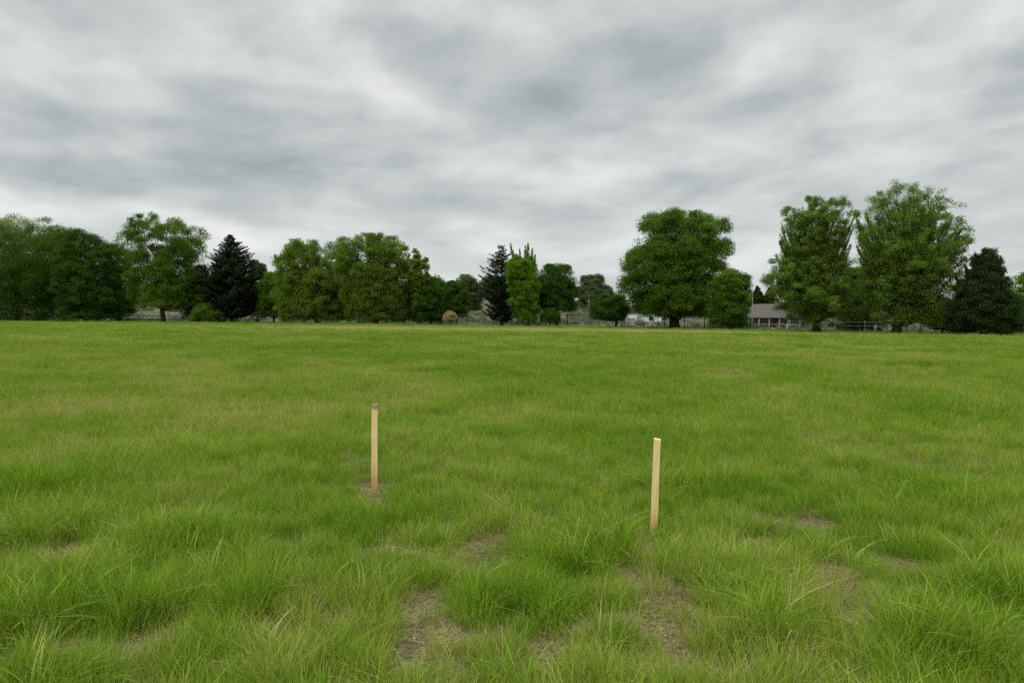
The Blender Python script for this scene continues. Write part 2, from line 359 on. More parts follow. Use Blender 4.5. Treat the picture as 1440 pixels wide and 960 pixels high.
for i, n in enumerate(sorted(o.name for o in kinds.objects)): KI.setdefault(n[0], []).append(i)

P, S, ROTZ, TILT, IDX, DRY = [], [], [], [], [], []
def scatter(y0, y1, dens, kind, hmul=1.0, keep=None, smin=0.0, dadd=0.0, fixed=None, lat=0.86, hvar=0.3):
    """random places in the wedge between the distances y0 and y1"""
    wide = lat * y1 + 2.0; n = int(dens * (y1 - y0) * 2 * wide)
    y = rng.uniform(y0, y1, n); x = rng.uniform(-wide, wide, n); ok = np.abs(x) < lat * y + 2.0
    x, y = x[ok], y[ok]; ok = y < edge_y(x) + 9; x, y = x[ok], y[ok]
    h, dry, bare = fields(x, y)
    p = np.ones(len(x)) if keep is None else keep(h, dry, bare, x, y)
    ok = rng.random(len(x)) < p; x, y, h, dry = x[ok], y[ok], h[ok], dry[ok]
    n = len(x); sc = (np.full(n, fixed) if fixed else np.maximum(h, smin)) * hmul * rng.uniform(1 - hvar, 1 + hvar, n)
    P.append(np.stack([x, y, terrain(x, y) - 0.004], -1)); S.append(sc); ROTZ.append(rng.uniform(0, 2 * pi, n)); TILT.append(rng.normal(0, 0.09, (n, 2)))
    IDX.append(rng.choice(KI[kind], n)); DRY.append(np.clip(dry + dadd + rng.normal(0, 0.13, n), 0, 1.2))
full = lambda h, d, b, x, y: np.clip(1.0 - 0.62 * b, 0.22, 1) * np.clip(.2 + h * 6.5, .3, 1)
scatter(1.0, 4.2, 420, 'a', keep=full); scatter(4.2, 7, 320, 'a', keep=full); scatter(7, 11, 170, 'a', keep=full)
scatter(1.0, 5.5, 75, 'g', keep=lambda h, d, b, x, y: np.clip((h - .08) * 10, 0, 1)); scatter(5.5, 12, 25, 'g', keep=lambda h, d, b, x, y: np.clip((h - .12) * 8, 0, 1))
scatter(1.0, 5.0, 130, 'e', fixed=0.09, dadd=-0.12, keep=lambda h, d, b, x, y: np.clip(0.35 + b, 0, 1)); scatter(5.0, 9.0, 60, 'e', fixed=0.09, dadd=-0.12, keep=lambda h, d, b, x, y: np.clip(0.15 + b, 0, 1))
scatter(1.0, 6.0, 16, 'f', dadd=0.25, smin=0.08); scatter(6.0, 18, 16, 'f', dadd=0.25, smin=0.11, keep=lambda h, d, b, x, y: np.clip((d - .15) * 2.4, .1, 1)); scatter(16, 34, 1.6, 'f', dadd=0.2)
scatter(11, 18, 60, 'b', hmul=1.0); scatter(18, 30, 30, 'b', hmul=1.05)
scatter(30, 58, 5.0, 'c', hmul=1.0, smin=0.06); scatter(58, 130, 1.0, 'c', hmul=1.05, smin=0.06)
P, S, ROTZ, TILT, IDX, DRY = (np.concatenate(a) for a in (P, S, ROTZ, TILT, IDX, DRY))
print('grass instances', len(P))
gme = bpy.data.meshes.new('grass'); gme.vertices.add(len(P)); gme.vertices.foreach_set('co', P.astype(np.float32).ravel())
def pt_attr(n, typ, arr, key='value'):
    at = gme.attributes.new(n, typ, 'POINT'); at.data.foreach_set(key, np.ascontiguousarray(arr).ravel())
pt_attr('size', 'FLOAT', S.astype(np.float32)); pt_attr('kind_index', 'INT', IDX.astype(np.int32)); pt_attr('dry', 'FLOAT', DRY.astype(np.float32))
pt_attr('turn', 'FLOAT_VECTOR', np.stack([TILT[:, 0], TILT[:, 1], ROTZ], -1).astype(np.float32), 'vector')
grass = new_obj('grass', gme, M_grass); tag(grass, 'rough green meadow grass with dry straw patches covering the field', 'grass', kind='stuff')
ng = bpy.data.node_groups.new('grass_tufts', 'GeometryNodeTree')
ng.interface.new_socket('Geometry', in_out='INPUT', socket_type='NodeSocketGeometry'); ng.interface.new_socket('Geometry', in_out='OUTPUT', socket_type='NodeSocketGeometry')
gi = ng.nodes.new('NodeGroupInput'); go = ng.nodes.new('NodeGroupOutput'); iop = ng.nodes.new('GeometryNodeInstanceOnPoints')
ci = ng.nodes.new('GeometryNodeCollectionInfo'); ci.inputs['Collection'].default_value = kinds; ci.inputs['Separate Children'].default_value = True; ci.inputs['Reset Children'].default_value = True
def na(n, ty):
    nd = ng.nodes.new('GeometryNodeInputNamedAttribute'); nd.data_type = ty; nd.inputs[0].default_value = n; return nd.outputs[0]
L = ng.links.new
L(gi.outputs[0], iop.inputs['Points']); L(ci.outputs[0], iop.inputs['Instance']); iop.inputs['Pick Instance'].default_value = True
L(na('kind_index', 'INT'), iop.inputs['Instance Index'])
er = ng.nodes.new('FunctionNodeEulerToRotation'); L(na('turn', 'FLOAT_VECTOR'), er.inputs[0]); L(er.outputs[0], iop.inputs['Rotation'])
L(na('size', 'FLOAT'), iop.inputs['Scale']); L(iop.outputs[0], go.inputs[0])
md = grass.modifiers.new('tufts', 'NODES'); md.node_group = ng

# ------------------------------------------------------------------ trees
BARK = simple('bark', (0.10, 0.08, 0.06), 0.9, 0.4, 4.0, 0.1)
BARK_D = simple('dark_bark', (0.06, 0.048, 0.038), 0.9, 0.4, 4.0, 0.1)
LM = {
 'deep':   leafy('leaf_deep_green', (0.032, 0.078, 0.009), (0.092, 0.165, 0.018)),
 'mid':    leafy('leaf_mid_green', (0.058, 0.118, 0.010), (0.150, 0.240, 0.026)),
 'olive':  leafy('leaf_olive_green', (0.085, 0.140, 0.014), (0.205, 0.285, 0.042)),
 'fresh':  leafy('leaf_fresh_green', (0.090, 0.185, 0.012), (0.210, 0.340, 0.038)),
 'cotton': leafy('leaf_cottonwood', (0.085, 0.145, 0.018), (0.215, 0.305, 0.050)),
 'pale':   leafy('leaf_pale_green', (0.150, 0.200, 0.045), (0.280, 0.340, 0.110)),
 'grey':   leafy('leaf_grey_green', (0.075, 0.105, 0.045), (0.150, 0.190, 0.090)),
 'sage':   leafy('leaf_sage', (0.075, 0.082, 0.05), (0.19, 0.19, 0.13), 0.2),
 'pink':   leafy('blossom', (0.20, 0.19, 0.07), (0.55, 0.42, 0.27), 0.3),
 'needle': leafy('spruce_needles', (0.009, 0.018, 0.006), (0.036, 0.056, 0.020), 0.1, 0.05, 0.8),
 'needle2': leafy('pine_needles', (0.014, 0.027, 0.007), (0.055, 0.085, 0.020), 0.1, 0.05, 0.8),
}
def quads(c, nrm, sz, asp, r):
    """leaf shaped (rhombus) faces at c with normals nrm"""
    n = len(c); nrm = nrm / np.linalg.norm(nrm, axis=1, keepdims=True)
    u = np.cross(nrm, r.normal(size=(n, 3))); u /= np.linalg.norm(u, axis=1, keepdims=True) + 1e-9; v = np.cross(nrm, u)
    u = u * (sz * .5)[:, None]; v = v * (sz * .5 * asp)[:, None]
    return np.stack([c + u, c + v + u * .15, c - u, c - v + u * .15], 1).reshape(-1, 3)

def ball(r, shape):
    return np.clip(r.normal(size=shape), -1.45, 1.45)
def px2z(px, py, D): return (horizon(px) - py) / F * D + EYE
def tree(label, cat, prof, D, leaf, seed, trunk_px=None, trunk_r=0.22, lobes=26, lobe=0.24, stretch=1.0, leaves=30000, size=0.2,
         name='tree', bark=BARK, gap=0.0, group=None, low=None, depth=1.0, tight=0.75, clus=0.0, base_h=None, sub=1.0, fill=0.65, top=0.7, fan=0, tips=(), fan_leaf=.5):
    """prof: rows (y, x_left, x_right) of the crown in the photograph, top first; D: distance of the tree.
    The crown is a set of lobes filling that outline in the round, each lobe a shell of leafy twigs."""
    r = np.random.default_rng(seed)
    leaves = int(leaves * 2.0); size = size * .82; lobes = int(lobes * 1.15)
    prof = np.array(prof, float)
    pz = np.array([px2z((a[1] + a[2]) / 2, a[0], D) for a in prof])[::-1]
    pc = ((prof[:, 1] + prof[:, 2]) / 2)[::-1]; pc = (pc - 720) / F * D; pw = ((prof[:, 2] - prof[:, 1]) / 2)[::-1] / F * D
    tx = ((trunk_px if trunk_px else (prof[-1, 1] + prof[-1, 2]) / 2) - 720) / F * D
    gz = float(terrain(tx, D)) if base_h is None else base_h
    z0, z1 = pz[0], pz[-1]; H = z1 - gz; Wm = pw.max()
    root = empty(name, (tx, D, gz), label, cat, group)
    ks = r.uniform(1.2, 2.6) / Wm; ph0 = r.uniform(0, 50); ragf = lambda z, th: 1 + .30 * (fbm(np.cos(th) * 1.6 + z * ks * 1.3 + ph0, np.sin(th) * 1.6 + z * ks, 1.0, seed, 2) - .5)
    # lobes
    zz = np.linspace(z0, z1, 200); wz = np.interp(zz, pz, pw); cdf = np.cumsum((wz + .1 * Wm) ** 1.6); cdf /= cdf[-1]
    LC, LR = [], []
    for i in range(lobes):
        best = None
        for k in range(14):
            z = np.interp(r.random(), cdf, zz); rad = lobe * Wm * r.uniform(0.7, 1.3)
            wl = np.interp(z, pz, pw); rad = min(rad, max(wl * .8, .12 * Wm))
            z_ = min(max(z, z0 + rad * .5), z1 - rad * .92)
            wl = np.interp(z_, pz, pw)
            th = r.uniform(0, 2 * pi); rr = max(wl * float(ragf(np.array([z_]), np.array([th]))[0]) - rad * .80, 0) * r.random() ** 0.38
            p = np.array([np.interp(z_, pz, pc) + rr * cos(th), rr * sin(th) * depth, z_])
            dmin = min([np.linalg.norm(p - q) / (rad + s) for q, s in zip(LC, LR)], default=9)
            if best is None or dmin > best[0]: best = (dmin, p, rad)
        LC.append(best[1]); LR.append(best[2])
    LC = np.array(LC); LR = np.array(LR)
    LC_world = LC + np.array([0, D, 0])
    anchor = np.array([tx, D, gz + H * 0.18])
    # leafy clusters on each lobe's shell
    area = LR ** 2; npl = np.maximum((area / area.sum() * leaves), 40).astype(int)
    Cc, Nn, Tn = [], [], []; spots = []
    for c, rad, n in zip(LC_world, LR, npl):
        ax = c - anchor; ax /= np.linalg.norm(ax) + 1e-9
        cs = (0.17 + clus) * min(rad, 2.2) * sub + .10; k = max(int(n / 55), 6)
        d = r.normal(size=(k, 3)); d /= np.linalg.norm(d, axis=1, keepdims=True); d[:, 2] = np.where(d[:, 2] < -0.55, -d[:, 2], d[:, 2])
        rr = rad * r.uniform(tight, 1.04, k) ** 0.8 * (1 + 0.09 * ball(r, k))
        pt = d * rr[:, None]; al = pt @ ax; pt = pt + np.outer(al * (stretch - 1), ax) - pt * (1 - 1 / stretch ** .5) * .6 * (stretch > 1)
        keepc = r.random(k) > gap; pt = pt[keepc]; dk = d[keepc]
        if len(pt) < 3: continue
        ctr = c + pt; spots.append((c, ctr))
        m = n // len(ctr) + 1
        off = ball(r, (len(ctr), m, 3)) * cs * np.array([1, 1, 0.7]); L_ = ctr[:, None] + off
        nr = dk[:, None] * .6 + r.normal(size=(len(ctr), m, 3)) * .65 + np.array([0, 0, .55])
        Cc.append(L_.reshape(-1, 3)); Nn.append(nr.reshape(-1, 3))
        cl_t = r.uniform(0.25, .65, (len(ctr), 1)) + r.normal(0, .10)
        Tn.append(np.clip(cl_t + r.normal(0, .09, (len(ctr), m)), 0, 1).ravel())
    nf = int(leaves * fill); kf = max(nf // 45, 4)                       # twigs between the lobes, thinner towards the top
    zf = np.interp(r.random(kf), cdf, zz); ff = (zf - z0) / (z1 - z0); kp = r.random(kf) < np.where(ff > .62, top, 1.0) ; zf = zf[kp]; kf = len(zf)
    wf = np.interp(zf, pz, pw); th = r.uniform(0, 2 * pi, kf); rf = ragf(zf, th) * wf * .92 * r.random(kf) ** .33
    ctr = np.stack([tx * 0 + np.interp(zf, pz, pc) + rf * np.cos(th), D + rf * np.sin(th) * depth, zf], -1)
    cs = .05 * Wm + .12; off = ball(r, (kf, 45, 3)) * cs * np.array([1, 1, .6])
    Cc.append((ctr[:, None] + off).reshape(-1, 3)); Nn.append((np.stack([np.cos(th) * .5, np.sin(th) * .5, th * 0 + .6], -1)[:, None] + r.normal(size=(kf, 45, 3)) * .65).reshape(-1, 3))
    Tn.append(np.clip(r.uniform(.15, .7, (kf, 1)) + r.normal(0, .09, (kf, 45)), 0, 1).ravel())
    # ascending boughs, each a plume of leaves narrowing to its tip
    TIPS = [(np.array([(p[0] - 720) / F * D, D + r.normal(0, .12) * Wm, px2z(p[0], p[1], D)]), p[2] / F * D) for p in tips]
    for i in range(fan):
        z = z0 + (z1 - z0) * (.38 + .58 * r.random() ** .8); th = r.uniform(0, 2 * pi); wl = np.interp(z, pz, pw) * .97
        TIPS.append((np.array([np.interp(z, pz, pc) + wl * cos(th), D + wl * sin(th), z]), Wm * .085 * r.uniform(.7, 1.3)))
    boughs = []
    for tip, wd in TIPS:
        hz = gz + (tip[2] - gz) * r.uniform(.22, .5); sx = tx + (np.interp(hz, pz, pc) - tx) * .4
        st = np.array([sx, D, hz]); ctl = st + (tip - st) * np.array([.62, .62, .38]); boughs.append((st, ctl, tip))
        m = int(fan_leaf * leaves / max(len(TIPS), 1)); u = 1 - (1 - .28) * r.random(m) ** .8; q = (np.outer((1 - u) ** 2, st) + np.outer(2 * u * (1 - u), ctl) + np.outer(u * u, tip))
        kc = (np.floor(u * 14) + 1); wob = np.stack([np.sin(kc * 2.3 + tip[0]), np.cos(kc * 1.7 + tip[2]), np.sin(kc * 3.1)], -1) * wd * .55
        pr_ = wd * (.25 + 1.2 * np.clip((1 - u) / .72, 0, 1) ** .8)
        Cc.append(q + wob * (1 - u[:, None]) + ball(r, (m, 3)) * pr_[:, None] * .42); Nn.append(r.normal(size=(m, 3)) * .8 + np.array([0, 0, .4])); Tn.append(np.clip(r.normal(r.uniform(.3, .65), .2, m), 0, 1))
    Cc = np.concatenate(Cc); Nn = np.concatenate(Nn); Tn = np.concatenate(Tn)
    ok = Cc[:, 2] > gz + .12; Cc, Nn, Tn = Cc[ok], Nn[ok], Tn[ok]
    sz = size * r.uniform(.6, 1.35, len(Cc)); V = quads(Cc, Nn, sz, 0.62, r) - np.array([tx, D, gz])
    me = mesh_np('crown', V, np.arange(len(V)), 4, {'tint': np.repeat(Tn, 4)})
    new_obj('crown', me, LM[leaf], root)
    # trunk with its limbs
    mb = MB(); ctop = np.array([np.interp(z0 + .62 * (z1 - z0), pz, pc) - tx, 0, z0 + .62 * (z1 - z0) - gz])
    j = r.normal(0, .04 * Wm, (3, 2)); tp = [(0, 0, -.15), (0.01, 0, .35), (j[0, 0] * .5, j[0, 1] * .5, H * .16), (ctop[0] * .5 + j[1, 0], j[1, 1], ctop[2] * .55), (ctop[0] + j[2, 0], j[2, 1], ctop[2])]
    mb.tube(tp, [trunk_r * 1.45, trunk_r * 1.05, trunk_r * .9, trunk_r * .6, trunk_r * .22], 9)
    tpa = np.array(tp)
    for c in LC:
        q = c - np.array([tx, 0, gz]); hz = q[2] * r.uniform(.42, .62) if q[2] > H * .3 else q[2] * .6
        s = np.array([np.interp(hz, tpa[:, 2], tpa[:, 0]), np.interp(hz, tpa[:, 2], tpa[:, 1]), hz])
        mid = s + (q - s) * .5 + np.array([0, 0, -.06 * np.linalg.norm(q - s)]) + r.normal(0, .05 * Wm, 3)
        mb.tube([s, mid, q], [trunk_r * .36, trunk_r * .2, trunk_r * .08], 5, False)
    for st, ctl, tip in boughs:
        o_ = np.array([tx, D, gz]); pp = [tuple((1 - u) ** 2 * (st - o_) + 2 * u * (1 - u) * (ctl - o_) + u * u * (tip - o_)) for u in (0, .3, .6, .95)]
        mb.tube(pp, [trunk_r * .3, trunk_r * .2, trunk_r * .12, .012], 5, False)
    for c, ctr in spots:
        for q in ctr[r.random(len(ctr)) < .35]:
            a = c - np.array([tx, D, gz]); e = q - np.array([tx, D, gz]); mb.tube([a, (a + e) / 2 + r.normal(0, .06, 3), e], [trunk_r * .09 + .008, .016, .008], 3, False)
    mb.build('trunk', bark, root, True)
    return root

def conifer(label, prof, D, leaf, seed, trunk_px, gap=0.34, nb=11, size=0.2, name='spruce_tree', droop=.22, up=.18, rag=.2, trunk_r=.2, group=None, lift=0.0, dens=1.0):
    r = np.random.default_rng(seed); prof = np.array(prof, float)
    pz = np.array([px2z(trunk_px, a[0], D) for a in prof])[::-1]; tx = (trunk_px - 720) / F * D
    wl = ((trunk_px - prof[:, 1]) / F * D)[::-1]; wr = ((prof[:, 2] - trunk_px) / F * D)[::-1]
    gz = float(terrain(tx, D)); root = empty(name, (tx, D, gz), label, 'conifer', group)
    mb = MB(); H = pz[-1] - gz
    mb.tube([(0, 0, -.1), (0, 0, H * .5), (0, 0, H)], [trunk_r, trunk_r * .55, .02], 8)
    Cc, Nn, Sz, Tn = [], [], [], []; z = pz[0]
    while z < pz[-1] - .08:
        a0 = r.uniform(0, 2 * pi); f = (z - pz[0]) / (pz[-1] - pz[0]); n = max(int(nb * (1.15 - .55 * f)), 5)
        for k in range(n):
            a = a0 + 2 * pi * k / n + r.normal(0, .15); W = np.interp(z, pz, wr) * (.5 + .5 * cos(a)) + np.interp(z, pz, wl) * (.5 - .5 * cos(a))
            Lb = max(W * (1 + r.normal(0, rag) * .6) , .12); zz = z + r.normal(0, gap * .3) - gz
            m = max(int(Lb / .11 * dens * 4.0), 8); s = r.uniform(0.12, 1, m) ** .7
            def bp(s): 
                h = zz - droop * Lb * s * 1.3 + (up + lift) * Lb * s ** 2.2 * 1.4
                return np.stack([np.cos(a) * Lb * s, np.sin(a) * Lb * s, h], -1)
            pts = bp(s); side = np.array([-sin(a), cos(a), 0]); wdt = (.30 * Lb * (1 - s * .82) + .06)[:, None]
            o = r.uniform(-1, 1, (m, 1)); c = pts + side * o * wdt + np.array([0, 0, -1]) * (np.abs(o) * .14 * wdt + r.random((m, 1)) * .10)
            c = c + np.array([cos(a), sin(a), 0]) * np.abs(o) * wdt * .3
            Cc.append(c); Nn.append(np.array([cos(a) * .35, sin(a) * .35, 1]) + r.normal(0, .45, (m, 3))); Sz.append(size * r.uniform(.7, 1.4, m) * (1 - .3 * f)); Tn.append(np.clip(r.normal(.4, .22, m) + .25 * (s > .85), 0, 1))
            q = bp(np.array([0., .5, 1.])); mb.tube([tuple(x) for x in q], [.035, .02, .008], 4, False)
        z += gap * (1 - .45 * f) * r.uniform(.8, 1.2)
    Cc, Nn, Sz, Tn = map(np.concatenate, (Cc, Nn, Sz, Tn))
    Cc[:, 2] = np.maximum(Cc[:, 2], .08)
    V = quads(Cc, Nn, Sz, .5, r); new_obj('crown', mesh_np('crown', V, np.arange(len(V)), 4, {'tint': np.repeat(Tn, 4)}), LM[leaf], root)
    mb.build('trunk', BARK_D, root, True); return root

ED = edge_depth
# --- left group
tree('pale feathery tree rising behind the big dark trees at the far left', 'tree', [(308, 10, 45), (322, -30, 92), (345, -50, 110), (385, -50, 100), (430, -30, 80)], ED(0) + 22, 'pale', 11, 30, .3, lobes=34, lobe=.22, leaves=26000, size=.26, gap=.25)
tree('broad dark green tree with branches to the ground at the left edge', 'tree', [(320, 5, 70), (330, -40, 98), (350, -60, 112), (380, -62, 116), (410, -60, 118), (446, -55, 116)], ED(0) + 4, 'deep', 12, 25, .35, lobes=46, lobe=.25, leaves=52000, size=.24, name='broadleaf_tree')
tree('dark tree between the leftmost dark tree and the round topped tree', 'tree', [(327, 100, 122), (336, 86, 150), (360, 82, 168), (410, 80, 176), (446, 84, 172)], ED(110) + 2, 'deep', 13, 122, .28, lobes=34, lobe=.26, leaves=36000, size=.24, name='broadleaf_tree')
tree('low dark tree tucked in left of the round topped tree', 'tree', [(344, 160, 176), (360, 148, 192), (400, 146, 198), (444, 150, 190)], ED(170) + 9, 'deep', 14, 168, .22, lobes=22, lobe=.3, leaves=22000, size=.24, name='broadleaf_tree')
tree('tall round topped tree with a bare brown trunk, left of the pointed spruce', 'tree', [(306, 215, 252), (314, 183, 275), (330, 174, 288), (350, 172, 290), (372, 180, 280), (395, 182, 296), (415, 182, 302), (432, 190, 296)], ED(230) + 1, 'mid', 15, 230, .36, lobes=44, lobe=.23, leaves=46000, size=.23, gap=.2, name='broadleaf_tree', fill=.5, top=.08)
tree('dark leafy tree low beside the round topped tree, behind the fresh green bush', 'tree', [(374, 262, 284), (395, 250, 300), (425, 248, 304), (448, 255, 296)], ED(275) + 5, 'deep', 16, 275, .18, lobes=18, lobe=.3, leaves=17000, size=.22, name='broadleaf_tree')
tree('fresh green bush on the field edge in front of the pointed spruce', 'bush', [(427, 284, 300), (436, 272, 312), (447, 266, 318), (452, 268, 316)], ED(290) - .5, 'mid', 17, 292, .07, lobes=16, lobe=.34, leaves=7000, size=.17, name='bush')
conifer('tall pointed dark spruce, left of the pale willow-like trees', [(331, 323, 328), (345, 314, 338), (365, 302, 352), (390, 288, 362), (415, 292, 364), (444, 302, 358)], ED(325) + 3, 'needle', 18, 326, gap=.42, nb=15, size=.30, rag=.32, dens=1.5, droop=.1, up=.26)
tree('dull green tree peeping out right of the pointed spruce', 'tree', [(367, 352, 368), (380, 344, 378), (410, 342, 384), (444, 348, 378)], ED(360) + 14, 'grey', 19, 362, .18, lobes=16, lobe=.3, leaves=13000, size=.24)
tree('small rounded olive green tree against the left side of the two wide willow trees', 'tree', [(384, 380, 398), (398, 364, 410), (420, 360, 415), (446, 366, 408)], ED(385) + 5, 'mid', 20, 385, .16, lobes=18, lobe=.3, leaves=16000, size=.22)
tree('wide yellowish green willow, left one of the joined pair', 'willow', [(341, 412, 448), (350, 390, 482), (375, 384, 500), (410, 386, 505), (448, 392, 500)], ED(440) + 2, 'olive', 21, 446, .36, lobes=48, lobe=.22, leaves=46000, size=.22, gap=.3, name='willow_tree', fan=26, fan_leaf=.35, fill=.6, top=.15)
tree('taller yellowish green willow, right one of the joined pair', 'willow', [(331, 490, 545), (342, 473, 565), (365, 470, 585), (400, 475, 590), (430, 482, 588), (450, 492, 575)], ED(530) + 1.5, 'olive', 22, 528, .38, lobes=52, lobe=.22, leaves=50000, size=.21, gap=.3, name='willow_tree', fan=30, fan_leaf=.35, fill=.6, top=.15)
tree('sparse thin topped tree at the right shoulder of the tall willow', 'tree', [(351, 581, 586), (362, 576, 594), (380, 574, 606), (405, 578, 602), (445, 580, 600)], ED(590) + 4, 'olive', 23, 588, .14, lobes=18, lobe=.34, stretch=1.8, leaves=9000, size=.2, gap=.4, fan=6, fan_leaf=.4, top=.1)
tree('dark rounded tree right behind the tall willow', 'tree', [(391, 594, 620), (402, 576, 634), (430, 566, 644), (450, 570, 640)], ED(600) + 7, 'deep', 24, 606, .2, lobes=24, lobe=.28, leaves=22000, size=.21, name='broadleaf_tree')
tree('dark bushy tree above the pink blossoming shrub', 'tree', [(396, 632, 650), (410, 620, 660), (432, 622, 662), (446, 628, 655)], ED(640) + 7, 'deep', 25, 642, .15, lobes=18, lobe=.3, leaves=14000, size=.2, name='broadleaf_tree')
tree('grey green tree standing behind, left of the second spruce', 'tree', [(387, 646, 662), (398, 636, 674), (415, 634, 680), (435, 640, 674)], ED(655) + 26, 'grey', 26, 657, .2, lobes=18, lobe=.3, leaves=14000, size=.25)
tree('small shrub in pale pink blossom on the fence line', 'shrub', [(438, 629, 636), (443, 624, 641), (447, 622, 643), (451, 626, 639)], ED(632) + 2.5, 'pink', 27, 632, .04, lobes=14, lobe=.3, leaves=1500, size=.14, name='flowering_shrub', bark=BARK_D)
conifer('narrow dark spruce touching the fresh green poplar', [(345, 703, 707), (360, 694, 714), (380, 682, 724), (405, 678, 728), (430, 680, 730), (450, 688, 724)], ED(705) + 3, 'needle', 28, 705, gap=.42, nb=12, size=.27, rag=.5, dens=1.1, droop=.02, up=.24)
tree('fresh green poplar with several spiky tops beside the narrow spruce', 'poplar', [(364, 716, 748), (374, 712, 755), (385, 712, 757), (400, 714, 758), (430, 720, 758), (452, 728, 754)], ED(738) + 1, 'fresh', 29, 742, .2, lobes=26, lobe=.3, stretch=2.2, leaves=30000, size=.17, gap=.15, name='poplar_tree', tips=((717, 341, 5), (720, 352, 5), (730, 350, 4), (738, 346, 5), (742, 342, 5), (748, 349, 5), (752, 358, 5), (725, 362, 5)), fan_leaf=.22)
tree('dome shaped dark green tree right of the spiky topped poplar', 'tree', [(373, 770, 792), (382, 755, 804), (400, 748, 811), (420, 750, 812), (436, 762, 808)], ED(785) + 5, 'deep', 30, 783, .2, lobes=28, lobe=.26, leaves=27000, size=.19, name='broadleaf_tree')
tree('low dark bush below the dome shaped tree', 'bush', [(434, 768, 778), (441, 760, 786), (451, 760, 787)], ED(772) + 2, 'deep', 31, 773, .06, lobes=12, lobe=.36, leaves=5000, size=.16, name='bush')
tree('hazy grey green tree far off between the dome shaped tree and the largest tree', 'tree', [(388, 822, 838), (398, 812, 852), (410, 808, 866), (430, 806, 868)], 190, 'grey', 32, 836, .3, lobes=24, lobe=.26, leaves=22000, size=.34, base_h=.4)
tree('low spreading dark tree in front of the white sheds', 'tree', [(416, 848, 872), (424, 836, 882), (436, 829, 883), (449, 832, 878)], ED(858) + 1, 'deep', 33, 866, .14, lobes=26, lobe=.28, leaves=22000, size=.16, name='broadleaf_tree')
tree('largest rounded green tree with a thick dark trunk in the right half', 'tree', [(300, 930, 988), (312, 893, 1016), (330, 884, 1024), (352, 880, 1028), (375, 870, 1022), (400, 864, 1012), (425, 874, 1014), (444, 905, 1008)], ED(950) + 1, 'mid', 34, 948, .55, lobes=66, lobe=.20, leaves=90000, size=.19, gap=.12, fill=.35, top=.2, name='broadleaf_tree', bark=BARK_D)
tree('medium green tree left of the grey roofed house', 'tree', [(381, 1012, 1036), (390, 1000, 1052), (405, 994, 1057), (430, 992, 1055), (460, 998, 1050)], ED(1025) + 1, 'mid', 35, 1027, .2, lobes=26, lobe=.34, leaves=32000, fill=.4, size=.16, name='broadleaf_tree')
conifer('distant dull conifer behind the grey roof, nearest the street pole', [(402, 1063, 1066), (418, 1056, 1074), (440, 1052, 1078)], 215, 'needle2', 36, 1064, gap=.55, nb=14, size=.8, dens=1.2, name='pine_tree')
conifer('distant dull conifer behind the grey roof, nearest the cottonwood', [(404, 1080, 1083), (420, 1072, 1092), (440, 1068, 1096)], 225, 'needle2', 37, 1081, gap=.55, nb=14, size=.8, dens=1.2, name='pine_tree')
tree('tall cottonwood with a fan shaped top, left one of the tall pair', 'cottonwood', [(288, 1140, 1168), (294, 1106, 1188), (300, 1098, 1197), (325, 1096, 1194), (345, 1094, 1190), (365, 1090, 1186), (390, 1082, 1190), (420, 1084, 1200), (445, 1100, 1188), (456, 1120, 1172)], ED(1148) + 1, 'cotton', 38, 1148, .34, lobes=78, lobe=.20, stretch=2.2, leaves=62000, size=.14, gap=.55, name='cottonwood_tree', bark=BARK_D, sub=.8, fill=.32, top=.02, fan=40, fan_leaf=.6, tips=((1104, 300, 9), (1112, 295, 9), (1123, 292, 9), (1135, 290, 9), (1148, 287, 10), (1160, 289, 9), (1172, 287, 9), (1183, 285, 9), (1194, 293, 8), (1196, 320, 8), (1196, 343, 8), (1096, 328, 9), (1088, 358, 9), (1082, 380, 9), (1078, 400, 9)))
tree('tallest cottonwood with a wide spreading right side, right one of the tall pair', 'cottonwood', [(274, 1260, 1300), (282, 1238, 1306), (294, 1218, 1308), (303, 1206, 1332), (320, 1204, 1342), (342, 1206, 1357), (360, 1208, 1350), (385, 1210, 1342), (410, 1212, 1335), (440, 1220, 1330), (457, 1236, 1308)], ED(1260) + 1, 'cotton', 39, 1261, .36, lobes=84, lobe=.20, stretch=2.2, leaves=72000, size=.13, gap=.55, name='cottonwood_tree', bark=BARK_D, sub=.8, fill=.32, top=.02, fan=48, fan_leaf=.6, tips=((1212, 301, 10), (1224, 293, 9), (1238, 285, 10), (1252, 280, 10), (1266, 276, 10), (1280, 276, 9), (1296, 274, 10), (1308, 279, 9), (1317, 287, 8), (1316, 300, 8), (1322, 315, 8), (1334, 320, 9), (1341, 335, 8), (1349, 348, 9), (1357, 362, 8), (1204, 327, 9), (1204, 352, 9), (1206, 377, 9)))
tree('slender dull green tree between the two tall cottonwoods', 'tree', [(378, 1186, 1216), (395, 1180, 1226), (420, 1178, 1232), (448, 1186, 1224)], ED(1205) + 9, 'cotton', 40, 1206, .16, lobes=24, lobe=.3, leaves=17000, size=.16, gap=.2)
tree('grey leaved shrub growing between the tall cottonwoods', 'shrub', [(432, 1190, 1216), (442, 1180, 1240), (460, 1180, 1244)], ED(1210) + 12, 'grey', 41, 1212, .08, lobes=18, lobe=.34, leaves=9000, size=.15, name='shrub')
